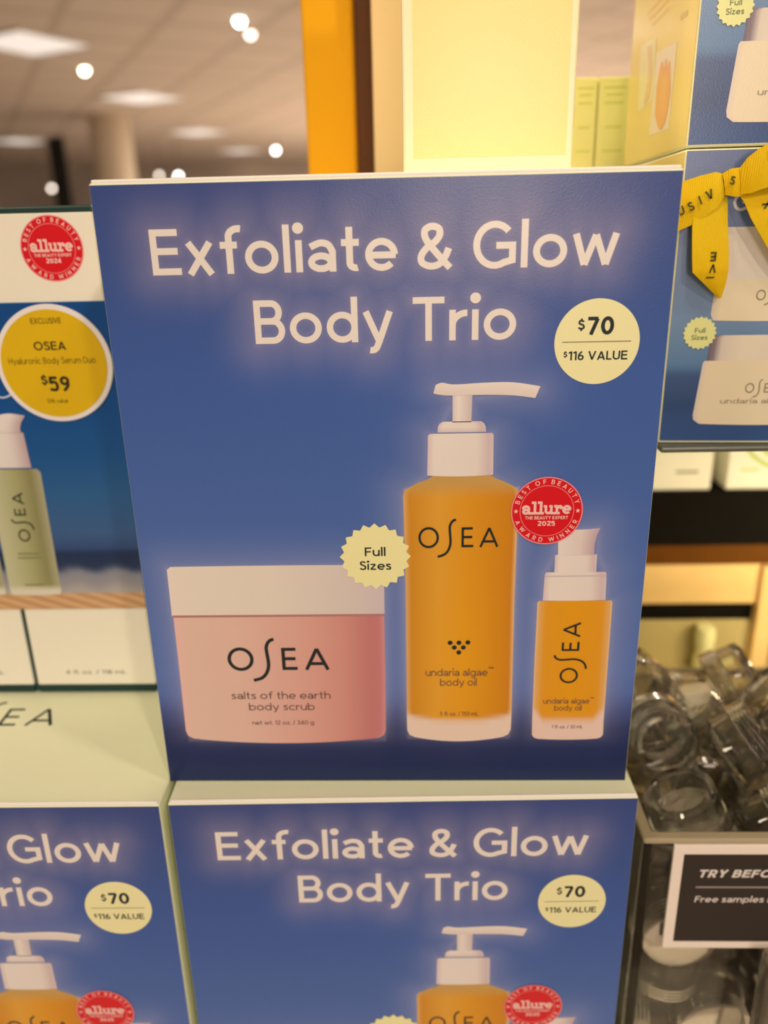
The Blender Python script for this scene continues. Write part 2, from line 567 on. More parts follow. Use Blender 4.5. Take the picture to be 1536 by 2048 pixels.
    if ch == 'u':
        return 0.64, [[(h, X), (h, 0.30)] + arc(0.32, 0.30, 0.32 - h, 0.30 - h, 180, 360) + [(0.64 - h, 0.30)], V(0.64 - h, 0, X)]
    if ch == 's':
        return 0.50, [spline([(0.44, 0.56), (0.35, X - h - .01), (0.23, X - h), (0.11, 0.60), (0.10, 0.48), (0.22, 0.385), (0.34, 0.33), (0.43, 0.22), (0.38, 0.09), (0.24, h), (0.12, h + .02), (0.03, 0.14)])]
    if ch == 'c':
        return 0.62, [arc(0.36, 0.35, 0.36 - h, 0.358 - h, 45, 315, 22)]
    if ch == 'z':
        return 0.56, [[(0.03, X - h), (0.50, X - h)], [(0.48, X - h), (0.06, h)], [(0.03, h), (0.55, h)]]
    if ch == '\u2122':
        return 0.6, [[(0, .98), (.24, .98)], [(.12, .98), (.12, .70)], [(.32, .70), (.32, .98), (.45, .8), (.58, .98), (.58, .70)]]
    return 0.4, []


def logo(pm, x, z, cap, col, t=0.13, k=2, rot=0.0, sx=1.0):
    """the brand word: O, long flowing S, E, A; x, z is the lower left corner of the O"""
    X = rot2(x, z, rot)
    st = [arc(0.52, 0.5, 0.52 - t / 2, 0.53 - t / 2, 90, 450, 40),
          spline([(1.90, 1.38), (1.78, 1.35), (1.66, 1.23), (1.585, 1.02), (1.60, 0.70), (1.625, 0.40), (1.61, 0.12), (1.50, -0.17), (1.30, -0.37), (0.98, -0.47)], 7),
          [(2.74, 1 - t / 2), (2.24, 1 - t / 2), (2.24, t / 2), (2.78, t / 2)], [(2.24, 0.51), (2.72, 0.51)],
          [(3.14, 0), (3.575, 1 - t * .4)], [(3.575, 1 - t * .4), (4.0, 0)], [(3.28, 0.28), (3.86, 0.28)]]
    for i, p in enumerate(st):
        A, B = ribbon_edges(p, t)
        pm.strip([X(a * cap * sx, b * cap) for a, b in A], [X(a * cap * sx, b * cap) for a, b in B], col, k + 0.13 * (i % 4))


INK = C(26, 34, 34)
SOFT = C(96, 70, 62)
PALE = C(224, 204, 182)
RED = C(206, 8, 22)
PINKW = C(240, 178, 160)


def seal(pm, cx, cz, r, year, k=5):
    pm.disc(cx, cz, r, RED, k)
    pm.ring(cx, cz, r * 0.965, r, C(240, 130, 125), k + 1)
    pm.ring(cx, cz, r * 0.735, r * 0.755, C(246, 120, 115), k + 1, 72)
    pm.arc_text('BEST OF BEAUTY', cx, cz, r * 0.795, r * 0.135, PINKW, 168, 12, 0.17, k + 1)
    pm.arc_text('AWARD WINNER', cx, cz, r * 0.93, r * 0.135, PINKW, 196, 344, 0.17, k + 1, True)
    for sx in (-1, 1):
        pm.star(cx + sx * r * 0.86, cz + r * 0.0, r * 0.075, PINKW, k + 1)
    pm.text('allure', cx - r * 0.68, cz - r * 0.09, r * 0.37, PINKW, 0.20, width=r * 1.36, k=k + 1, slab=True, track=-0.11)
    pm.text('THE BEAUTY EXPERT', cx, cz - r * 0.245, r * 0.095, PINKW, 0.19, width=r * 1.2, k=k + 1, align='c')
    pm.text(year, cx, cz - r * 0.44, r * 0.145, PINKW, 0.22, width=r * 0.48, k=k + 1, align='c')


def burst(pm, cx, cz, r, col, k=5, txt=INK, cap=3.7):
    ring = []
    n = 20
    for i in range(n * 6):
        a = 2 * math.pi * i / (n * 6)
        q = abs(((i % 6) / 6.0) * 2 - 1)
        ring.append((cx + r * (0.885 + 0.115 * q ** 1.2) * math.cos(a), cz + r * (0.885 + 0.115 * q ** 1.2) * math.sin(a)))
    pm.fan((cx, cz), ring, col, k)
    if txt:
        pm.text('Full', cx, cz + 0.02 * r, cap, txt, 0.15, width=cap * 2.2, k=k + 1, align='c')
        pm.text('Sizes', cx, cz - 0.40 * r, cap, txt, 0.15, width=cap * 3.35, k=k + 1, align='c')


# ------------------------------------------------------------ the store around the display
def room_piece(name, x0, x1, y0, y1, z0, z1, mat):
    pm = PM()
    pm.box(x0, x1, y0, y1, z0, z1, (0.5, 0.5, 0.5))
    return struct(pm.build(name, mat))


ZF, ZC = -1.145, 1.45
room_piece('floor', -14, 14, -4, 17, ZF - 0.05, ZF, flat_mat('pale_floor_tile', (0.50, 0.42, 0.34), 0.35))
m, N, L, B = new_mat('ceiling_tile')
tc = N.new('ShaderNodeTexCoord')
mp = N.new('ShaderNodeMapping')
mp.inputs['Rotation'].default_value = (0, 0, math.radians(-28))
mp.inputs['Scale'].default_value = (0.82, 0.82, 0.82)
bk = N.new('ShaderNodeTexBrick')
bk.offset = 0.0
bk.inputs['Color1'].default_value = (0.70, 0.62, 0.55, 1)
bk.inputs['Color2'].default_value = (0.67, 0.59, 0.52, 1)
bk.inputs['Mortar'].default_value = (0.55, 0.48, 0.42, 1)
bk.inputs['Scale'].default_value = 1.0
bk.inputs['Mortar Size'].default_value = 0.03
bk.inputs['Brick Width'].default_value = 0.5
bk.inputs['Row Height'].default_value = 0.5
L.new(tc.outputs['Object'], mp.inputs['Vector'])
L.new(mp.outputs[0], bk.inputs['Vector'])
L.new(bk.outputs['Color'], B.inputs['Base Color'])
B.inputs['Roughness'].default_value = 0.8
CEIL = m
room_piece('ceiling', -14, 14, -4, 17, ZC, ZC + 0.05, CEIL)
room_piece('wall_back', -14, 14, 16.9, 17.0, ZF, ZC, flat_mat('back_wall_paint', (0.62, 0.54, 0.48), 0.8, scale=0.6, noise=0.25))

pm = PM()
pm.lathe([(0.0, ZF), (0.225, ZF), (0.225, ZC), (0.0, ZC)], (0.5, 0.5, 0.5))
struct(pm.build('column', flat_mat('column_paint', (0.66, 0.56, 0.43), 0.7), smooth=True, loc=(-3.32, 9.6, 0)))
pm = PM()
pm.box(-3.86, -3.68, 9.1, 9.14, ZF, 1.20, (0.012, 0.011, 0.010), 0.005)
tag(pm.build('banner', MATTE), 'tall narrow black upright panel standing just left of the round store column', 'panel')

PANEL = emit_mat('light_panel_diffuser', (1.0, 0.93, 0.87), 0.8)
TRIM = flat_mat('light_frame_white', (0.7, 0.66, 0.6), 0.5)
for x, y, lab in ((-2.55, 5.85, 'nearest square ceiling light panel at the upper left edge'),
                  (-2.55, 8.35, 'second ceiling light panel, right of the round yellow downlight'),
                  (-2.75, 11.4, 'third ceiling light panel, dimmer, behind the second'),
                  (-5.4, 11.9, 'ceiling light panel just left of the black upright panel'),
                  (-2.75, 14.3, 'farthest ceiling light panel, beside the orange box')):
    t = thing('ceiling_light', lab, 'ceiling light', (x, y, ZC), -28, 'square light panels in the store ceiling')
    pm = PM()
    for a, b, c, d in ((-.31, .31, -.31, -.29), (-.31, .31, .29, .31), (-.31, -.29, -.29, .29), (.29, .31, -.29, .29)):
        pm.box(a, b, c, d, -0.015, 0.0, (0.6, 0.56, 0.5))
    pm.build('frame', TRIM, t)
    pm = PM()
    pm.box(-.29, .29, -.29, .29, -0.008, 0.0, (0.9, 0.9, 0.9))
    pm.build('diffuser', PANEL, t)

LENS = {}
for nm, c, s in (('warm', (1.0, 0.90, 0.62), 26), ('white', (0.97, 0.95, 0.92), 22), ('soft', (1.0, 0.86, 0.74), 8)):
    LENS[nm] = emit_mat('lamp_lens_' + nm, c, s)
BLACKM = flat_mat('lamp_housing', (0.30, 0.26, 0.22), 0.5)
for x, y, z, ln, lab in ((-2.54, 6.85, 1.44, 'warm', 'bright yellowish ceiling spotlight between the two nearest light panels'),
                         (-1.01, 5.40, 1.44, 'white', 'bright white ceiling spotlight, the higher of the pair near the orange box'),
                         (-1.01, 5.77, 1.44, 'soft', 'dim ceiling spotlight, the lower of the pair near the orange box'),
                         (-4.98, 11.95, 1.44, 'white', 'white ceiling spotlight just left of the black upright panel'),
                         (-1.84, 12.2, 1.26, 'white', 'bright hanging spotlight left of the orange box, low above the blue box'),
                         (-3.56, 12.2, 0.97, 'soft', 'hanging spotlight touching the blue box edge, left of its twin'),
                         (-3.28, 12.2, 0.955, 'white', 'hanging spotlight half hidden behind the blue box edge'),
                         (-4.75, 11.2, 0.785, 'soft', 'dim hanging spotlight left of the foot of the black upright panel')):
    t = thing('spotlight', lab, 'spotlight', (x, y, z), 0, 'round spotlights of the store')
    d = (Vector((0, -0.3, 0.2)) - Vector((x, y, z))).normalized()
    Mx = d.to_track_quat('Z', 'Y').to_matrix().to_4x4()
    pm = PM()
    pm.lathe([(0.0, -0.10), (0.035, -0.10), (0.038, 0.0), (0.030, 0.0), (0.028, -0.01), (0.0, -0.012)], (0.2, 0.2, 0.2), 24, Mx)
    pm.build('housing', BLACKM, t, True)
    pm = PM()
    pm.lathe([(0.0, 0.002), (0.02, -0.002), (0.026, -0.009), (0.0, -0.0095)], (0.9, 0.9, 0.9), 24, Mx)
    pm.build('lens', LENS[ln], t, True)
    pm = PM()
    q = -d * 0.07
    pm.box(q.x - 0.005, q.x + 0.005, q.y - 0.005, q.y + 0.005, q.z, ZC - z, (0.2, 0.2, 0.2))
    pm.build('rod', BLACKM, t)

# ------------------------------------------------------------ display furniture
CREAMM = flat_mat('white_laminate', (0.72, 0.66, 0.52), 0.45)
pm = PM()
pm.box(-0.62, 0.62, -0.12, 0.187, ZF, -0.2452, (0.5, 0.5, 0.5), 0.003)
tag(pm.build('display_counter', CREAMM), 'pale display counter under all the boxes', 'counter')
pm = PM()
pm.box(-0.16, 0.135, 0.188, 0.42, ZF, 0.2495, (0.5, 0.5, 0.5), 0.002)
tag(pm.build('display_riser', CREAMM), 'pale riser block behind the front blue box, carrying the orange and tan boxes', 'riser')

# ------------------------------------------------------------ blue three-piece gift box
GREENW = C(224, 216, 168)


def gift_box(label, group):
    root = thing('gift_set_box', label, 'box', (0, 0, 0), 0, group)
    pm = PM()
    pm.box(-0.1, 0.1, 0.0, 0.13, 0.0, 0.2452, GREENW, 0.0009)
    pm.box(-0.0992, 0.0992, 0.0003, 0.0018, 0.2444, 0.2462, C(238, 222, 190), 0.0006)       # folded card edge above the print
    pm.T = lambda x, z, k: (x * 0.001, 0.066 + z * 0.001, 0.2452 + k * 0.00006)
    logo(pm, -30, -7.5, 14.8, INK, 0.11, 1)
    pm.build('carton', MATTE, root)

    # front print: the blue ground with the soft glow around lettering and pictures
    ttl = PM()
    segs = []
    segs += ttl.text('Exfoliate & Glow', -81.2, 214.7, 15.2, PALE, 0.150, width=161.4, k=2)
    segs += ttl.text('Body Trio', -46.9, 190.3, 15.2, PALE, 0.150, width=93.0, k=2)
    nx, nz = 200, 244
    xs = np.linspace(-99.6, 99.6, nx + 1)
    zs = np.linspace(0.4, 244.4, nz + 1)
    GX, GZ = np.meshgrid(xs, zs)

    def dist(lines):
        D = np.full(GX.shape, 1e3)
        for p in lines:
            for (x0, z0), (x1, z1) in zip(p, p[1:]):
                dx, dz = x1 - x0, z1 - z0
                l2 = dx * dx + dz * dz
                if l2 < 1e-9:
                    continue
                t = np.clip(((GX - x0) * dx + (GZ - z0) * dz) / l2, 0, 1)
                D = np.minimum(D, np.hypot(GX - x0 - t * dx, GZ - z0 - t * dz))
        return D
    base = np.zeros(GX.shape + (3,))
    st = [(0, C(8, 28, 68)), (14, C(10, 32, 74)), (27, C(18, 38, 84)), (36, C(42, 62, 116)), (45, C(66, 92, 146)), (55, C(72, 99, 152)), (100, C(72, 97, 148)), (140, C(65, 91, 143)), (180, C(57, 83, 138)), (212, C(53, 75, 126)), (245, C(52, 66, 114))]  # printed gradient; its darker top also carries shading from the lighting
    for i, z in enumerate(zs):
        base[i, :] = ramp(st, z)
    D = np.clip(dist(segs) - 1.2, 0, None)
    glow = 0.07 * np.exp(-D / 1.2) + 0.135 * np.exp(-(D / 9.5) ** 2)
    pics = [[(-89.2, 102.5), (-89.5, 24), (-84, 21), (-46, 20), (-9, 21), (-3.4, 24), (-3, 103), (-89.2, 102.5)],
            [(5.3, 133), (5.5, 24), (27, 20.6), (49.4, 24), (49, 133), (38.6, 140), (39, 156), (14.6, 156), (14.5, 140), (5.3, 133)],
            [(19, 158), (24, 168), (18, 173), (55, 172), (31, 169), (31, 160)],
            [(58.2, 86), (58.4, 23), (88.4, 23), (88, 86), (85, 87), (84.5, 99), (80.6, 107), (80, 117.5), (65, 117), (64.3, 107), (60.4, 99), (60.2, 87), (58.2, 86)]]
    E = dist(pics)
    inside = ((GX > -89) & (GX < -3) & (GZ > 21) & (GZ < 102)) | ((GX > 5.5) & (GX < 49) & (GZ > 22) & (GZ < 135))
    glow2 = 0.16 * np.exp(-E / 1.6) + 0.13 * np.exp(-(E / 10.0) ** 2)
    glow2[inside] = 0.5
    gcol = np.array(C(214, 184, 178))
    gcol2 = np.array(C(196, 182, 192))
    g1 = np.clip(glow, 0, 1)[..., None]
    g2 = np.clip(glow2, 0, 1)[..., None] * np.clip((GZ[..., None] - 14) / 24, 0.12, 1)
    base = base * (1 - g2) + gcol2 * g2
    base = base * (1 - g1) + gcol * g1
    fp = PM()
    pts = [fp.T(x, z, 1) for z in zs for x in xs]
    m1 = nx + 1
    fp.add(pts, [(i * m1 + j, i * m1 + j + 1, i * m1 + m1 + j + 1, i * m1 + m1 + j) for i in range(nz) for j in range(nx)], [tuple(c) for c in base.reshape(-1, 3)])
    n0 = len(fp.v)
    fp.v += ttl.v
    fp.c += ttl.c
    fp.f += [tuple(i + n0 for i in f) for f in ttl.f]
    front = fp.build('front_panel', PRINT, root)

    def sub(name, pm, label):
        o = pm.build(name, PRINT, front)
        o['label'] = label
        return o

    pm = PM()
    pm.disc(74.9, 188.8, 15.05, C(232, 213, 150), 3, 72)
    pm.text('$', 67.9, 193.1, 3.6, INK, 0.17, width=2.3, k=4)
    pm.text('70', 71.2, 191.4, 6.2, INK, 0.20, width=9.3, k=4)
    pm.rect(62.6, 86.9, 188.75, 189.05, C(120, 105, 70), 4)
    pm.text('$', 63.3, 183.6, 1.9, INK, 0.18, width=1.3, k=4)
    pm.text('116 VALUE', 65.1, 182.45, 3.15, INK, 0.16, width=20.9, k=4)
    sub('price_badge', pm, 'round cream price badge')

    pm = PM()
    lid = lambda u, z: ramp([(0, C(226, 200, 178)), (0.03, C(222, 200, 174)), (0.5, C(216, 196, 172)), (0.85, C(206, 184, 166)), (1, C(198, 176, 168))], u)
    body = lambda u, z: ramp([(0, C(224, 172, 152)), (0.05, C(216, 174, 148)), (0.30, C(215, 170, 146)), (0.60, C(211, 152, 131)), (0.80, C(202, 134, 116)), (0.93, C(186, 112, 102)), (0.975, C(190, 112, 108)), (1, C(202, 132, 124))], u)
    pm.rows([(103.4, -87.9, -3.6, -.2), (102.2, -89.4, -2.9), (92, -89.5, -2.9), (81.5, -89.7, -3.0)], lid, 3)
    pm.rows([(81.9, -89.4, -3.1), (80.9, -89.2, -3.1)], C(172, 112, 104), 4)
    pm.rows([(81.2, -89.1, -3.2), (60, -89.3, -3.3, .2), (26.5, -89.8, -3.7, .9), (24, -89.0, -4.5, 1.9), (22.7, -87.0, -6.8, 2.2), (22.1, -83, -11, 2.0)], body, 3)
    logo(pm, -68.6, 56.3, 10.4, INK, 0.135, 5)
    pm.text('salts of the earth', -68.5, 42.35, 3.5, SOFT, 0.11, width=41.9, k=5)
    pm.text('body scrub', -61.5, 36.8, 3.5, SOFT, 0.11, width=27.9, k=5)
    pm.text('net wt. 12 oz. / 340 g', -60.7, 29.6, 2.0, SOFT, 0.12, width=26.4, k=5)
    sub('printed_jar', pm, 'printed picture of a pink jar with a cream lid')

    white = lambda u, z: ramp([(0, C(206, 178, 170)), (0.1, C(222, 202, 182)), (0.75, C(220, 198, 178)), (0.93, C(200, 172, 162)), (1, C(206, 180, 172))], u)

    def amber(u, z):
        c = ramp([(0, C(214, 158, 92)), (0.05, C(198, 126, 26)), (0.30, C(214, 146, 44)), (0.55, C(212, 138, 24)), (0.9, C(200, 122, 14)), (0.965, C(196, 118, 24)), (1, C(222, 172, 112))], u)
        c = mixc(c, C(228, 152, 8), 0.55 * max(0, 1 - abs(z - 60) / 60.0) * (1 - abs(2 * u - 1)))
        if z > 131:
            c = mixc(c, C(190, 142, 72), min(1, (z - 131) / 6))
        gl = 31.5 + 3.2 * abs(2 * u - 1) ** 3
        return mixc(C(222, 190, 162) if z > 24 else C(228, 192, 172), c, (z - gl) / 2.6 + 0.5)
    pm = PM()
    pm.rows([(139.9, 16.8, 38.3), (138.6, 14.6, 40.3), (137.0, 10.6, 44.0), (135.0, 6.9, 47.6), (133.6, 5.5, 48.9), (131.5, 5.2, 49.1), (92, 5.7, 48.9), (31, 5.4, 49.5), (26.5, 5.5, 49.4, 1.3), (24.2, 6.4, 48.4, 2.4), (23.0, 8.6, 46.2, 2.2)], amber, 3, 32, 2)
    pm.rows([(156.2, 15.4, 38.6), (155.4, 14.7, 39.1), (140.0, 14.4, 39.3, .5)], white, 4)
    pm.rows([(160.7, 20.2, 34.4), (159.9, 19.0, 35.5), (158.6, 18.4, 36.1), (156.6, 18.3, 36.3)], lambda u, z: mixc(white(u, z), C(184, 160, 152), (158 - z) / 2.5), 3)
    pm.rows([(171.0, 23.8, 31.0), (160.4, 23.8, 30.8)], lambda u, z: ramp([(0, C(204, 182, 164)), (.3, C(224, 204, 184)), (1, C(198, 172, 158))], u), 3)
    pm.strip(spline([(17.6, 174.4), (20, 175.2), (24.5, 174.5), (36.4, 175.0), (46, 174.9), (55.6, 173.3)], 6), spline([(16.8, 171.3), (19, 170.8), (24, 170.4), (36, 170.5), (46, 170.1), (53.9, 169.0)], 6), lambda u, s: C(224, 203, 182) if s == 0 else C(214, 190, 172), 4)
    logo(pm, 10.9, 110.6, 8.3, INK, 0.115, 5, sx=0.925)
    for x, z in ((23.5, 68.5), (27.1, 68.5), (30.7, 68.6), (25.2, 66.3), (28.9, 66.3), (27.05, 64.0)):
        pm.disc(x, z, 1.0, INK, 5, 20)
    pm.text('undaria algae', 13.4, 53.0, 3.4, SOFT, 0.11, width=25.6, k=5)
    pm.text('\u2122', 39.4, 55.0, 2.0, SOFT, 0.12, width=1.9, k=5)
    pm.text('body oil', 19.4, 48.3, 3.4, SOFT, 0.11, width=15.2, k=5)
    pm.text('5 fl. oz. / 150 mL', 19.4, 33.7, 1.9, SOFT, 0.12, width=16.1, k=5)
    sub('printed_pump_bottle', pm, 'printed picture of an amber pump bottle with a cream cap')

    def amber2(u, z):
        edge = min(u, 1 - u)
        c = ramp([(0, C(226, 178, 130)), (0.03, C(214, 158, 88)), (0.12, C(216, 140, 24)), (0.5, C(218, 142, 12))], edge)
        gl = 31.5 + 6 * max(0, abs(2 * u - 1) - .72) / .28
        return mixc(C(222, 184, 160), c, (z - gl) / 3.5 + 0.5)
    pm = PM()
    pm.rows([(87.0, 58.8, 87.4), (86.2, 58.2, 87.9), (60, 58.1, 88.1), (31, 58.3, 88.3), (24, 58.5, 88.5), (22.5, 59.4, 87.6, .5), (21.9, 61, 86, .5)], amber2, 3, 28, 2)
    pm.rows([(99.5, 61.0, 84.2), (98.4, 60.5, 84.7), (87.2, 60.2, 85.1, .2)], white, 4)
    pm.rows([(98.0, 60.5, 84.7), (97.6, 60.5, 84.7)], C(190, 164, 156), 5)
    pm.rows([(106.9, 64.2, 80.5), (99.4, 64.2, 80.6)], white, 3)
    pm.rows([(118.0, 65.0, 81.0, .6), (115, 65.0, 79.9), (111, 65.1, 79.2), (106.8, 65.3, 79.3, .2)], lambda u, z: ramp([(0, C(222, 202, 182)), (.6, C(214, 190, 172)), (1, C(184, 150, 150))], u), 4)
    logo(pm, 76.0, 49.2, 7.1, INK, 0.12, 5, 90, 0.98)
    pm.text('undaria algae', 62.5, 39.4, 2.6, SOFT, 0.11, width=19.2, k=5)
    pm.text('\u2122', 82.0, 40.8, 1.5, SOFT, 0.12, width=1.4, k=5)
    pm.text('body oil', 67.3, 36.0, 2.6, SOFT, 0.11, width=11.4, k=5)
    pm.text('1 fl. oz. / 30 mL', 66.7, 27.2, 1.6, SOFT, 0.12, width=13.0, k=5)
    sub('printed_serum_bottle', pm, 'printed picture of a small amber bottle with a cream pump')

    pm = PM()
    seal(pm, 60.1, 125.2, 13.7, '2025', 6)
    sub('award_seal', pm, 'round red award seal')
    pm = PM()
    burst(pm, -6.1, 107.0, 14.0, C(238, 220, 146), 6)
    sub('starburst_badge', pm, 'pale yellow starburst badge')
    return root


GB = 'blue three-piece gift boxes'
main = gift_box('sharp upright blue gift box on top, with the cream pump bottle fully in view', GB)
low = copy_tree(main)
low.location = (0.0030, -0.0122, -0.2453)
low.rotation_euler = (0, 0, math.radians(1.2))
low['label'] = 'blue gift box directly beneath the large sharp one, its lower half cut off'
left = copy_tree(main)
left.location = (-0.2002, -0.0160, -0.2453)
left.rotation_euler = (0, 0, math.radians(0.6))
left['label'] = 'blue gift box at the lower left corner, under the white two-carton set, cream lid showing'

# ------------------------------------------------------------ white two-carton set behind, on the left
duo = thing('carton_duo_set', 'two white cartons joined by an ocean picture sleeve, standing on the left gift box', 'box set', (-0.1265, 0.0725, 0.0001))
WHITE = C(226, 208, 178)
DKGREEN = C(26, 52, 44)
for i in range(2):
    x1 = -i * 0.0650 - 0.0004
    x0 = x1 - 0.0630
    pm = PM()
    pm.box(x0, x1, 0.0, 0.05, 0.0044, 0.2378, WHITE, 0.0008)
    pm.T = lambda x, z, k: (x * 0.001, -k * 0.00006, z * 0.001)
    pm.text('4 fl. oz. / 118 mL', (x0 + x1) * 500 + 0.6, 11.0, 2.3, C(96, 98, 92), 0.13, width=32, k=1, align='c')
    ct = pm.build('carton', MATTE, duo)
    pm = PM()
    pm.box(x0 - 0.0002, x1 + 0.0002, -0.0004, 0.0504, 0.0, 0.0046, DKGREEN, 0.0012)
    pm.build('carton_base', MATTE, ct)
    pm = PM()
    pm.box(x0 - 0.0002, x1 + 0.0002, -0.0002, 0.0504, 0.2376, 0.2404, DKGREEN, 0.0008)
    pm.build('carton_lid', PRINT, ct)
    pm = PM()
    pm.box(x0 - 0.0015, x0 + 0.0003, 0.0004, 0.0496, 0.001, 0.2376, DKGREEN)
    pm.build('side_edge', MATTE, ct)
    if i == 0:
        pm = PM()
        pm.T = lambda x, z, k: ((x + 126.5) * 0.001, -k * 0.00006, z * 0.001)
        seal(pm, -146.5, 223.0, 13.8, '2024', 1)
        o = pm.build('award_seal', PRINT, ct)
        o['label'] = 'round red award seal'
pm = PM()
SLX0 = -0.1306
pm.box(SLX0 - 0.0004, 0.0004, -0.0008, 0.0508, 0.0492, 0.2006, C(40, 90, 130), 0.0003)
pm.T = lambda x, z, k: ((x + 126.5) * 0.001, -0.0008 - k * 0.00006, z * 0.001)
sea = [(58, C(168, 152, 140)), (64, C(140, 130, 128)), (69, C(126, 122, 126)), (71.5, C(60, 70, 92)), (73.5, C(26, 44, 72)), (80, C(18, 40, 70)), (82.5, C(42, 66, 104)), (90, C(52, 82, 120)), (110, C(36, 84, 126)), (130, C(14, 74, 124)), (160, C(0, 66, 120)), (201, C(0, 62, 112))]
pm.rows([(200.4, -256.8, -126.3), (57.0, -256.8, -126.3)], lambda u, z: ramp(sea, z + 1.2 * math.sin(u * 40) * (z < 78)), 1, 40, 1.5)
pm.rows([(58.2, -256.8, -126.3), (49.4, -256.8, -126.3)], lambda u, z: mixc(C(204, 156, 108), C(178, 126, 82), 0.5 + 0.5 * math.sin(u * 61 + z * 1.3)), 2, 60, 1.2)
BG = lambda u, z: ramp([(0, C(184, 174, 134)), (.18, C(178, 168, 124)), (.5, C(160, 150, 100)), (.8, C(132, 122, 76)), (1, C(164, 152, 116))], u)
BW = lambda u, z: ramp([(0, C(220, 202, 184)), (.55, C(216, 196, 180)), (1, C(180, 148, 142))], u)
for cx in (-181.2, -209.6):
    pm.rows([(123.6, cx - 11.5, cx + 11.3), (122, cx - 13, cx + 12.9), (60, cx - 13.2, cx + 13.0), (57.8, cx - 12.6, cx + 12.4, .6)], lambda u, z: mixc(C(206, 190, 160), BG(u, z), (z - 60) / 3), 3, 20, 3)
    pm.rows([(141.5, cx - 8.4, cx + 8.0), (124.3, cx - 8.8, cx + 8.9)], BW, 4, 14)
    pm.rows([(150.4, cx - 0.5, cx + 6.0, -.3), (149.6, cx - 3.4, cx + 10.2), (148.2, cx - 5.4, cx + 9.2), (146.2, cx - 6.6, cx + 7.8), (143.8, cx - 7.3, cx + 6.9), (141.4, cx - 7.6, cx + 6.9)], BW, 4, 14)
    logo(pm, cx + 2.2, 86.5, 5.6, C(44, 54, 34), 0.14, 5, 90, 1.12)
    for zz, w in ((79.6, 11), (77.4, 12), (62.6, 10)):
        pm.rect(cx - w / 2, cx + w / 2, zz, zz + 0.8, C(120, 116, 72), 5)
pm.ribbon(spline([(-184.5, 160), (-180, 158.2), (-175.5, 160), (-174.2, 165)], 6), 0.8, C(190, 186, 190), 4)
slv = pm.build('sleeve', PRINT, duo)
pm = PM()
pm.T = lambda x, z, k: ((x + 126.5) * 0.001, -0.0021 - k * 0.00006, z * 0.001)
Mx = Matrix.Translation((-0.0263, -0.0012, 0.1733)) @ Matrix.Rotation(math.radians(90), 4, 'X')
pm.lathe([(0.0, -0.0004), (0.0262, -0.0004), (0.0266, 0.0002), (0.0264, 0.0008), (0.0, 0.0009)], C(224, 206, 190), 72, Mx)
YEL = C(210, 162, 8)
pm.disc(-152.8, 173.3, 24.3, YEL, 1, 72)
pm.text('EXCLUSIVE', -160.4, 191.4, 2.5, C(84, 66, 8), 0.15, width=13.8, k=2)
pm.text('OSEA', -160.8, 179.7, 3.8, C(46, 40, 16), 0.17, width=14.6, k=2)
pm.text('Hyaluronic Body Serum Duo', -173.5, 173.6, 2.9, C(90, 72, 14), 0.12, width=40.0, k=2)
pm.text('$', -160.0, 164.2, 4.0, C(40, 36, 14), 0.19, width=2.9, k=2)
pm.text('59', -156.6, 161.0, 6.8, C(40, 36, 14), 0.19, width=9.6, k=2)
pm.text('$96 value', -158.6, 155.6, 1.9, C(90, 72, 14), 0.14, width=9.6, k=2)
o = pm.build('price_sticker', PRINT, slv)
o['label'] = 'round yellow price sticker with a white rim'

# ------------------------------------------------------------ jar gift boxes on the right, with a yellow side
YPAN = C(255, 196, 108)


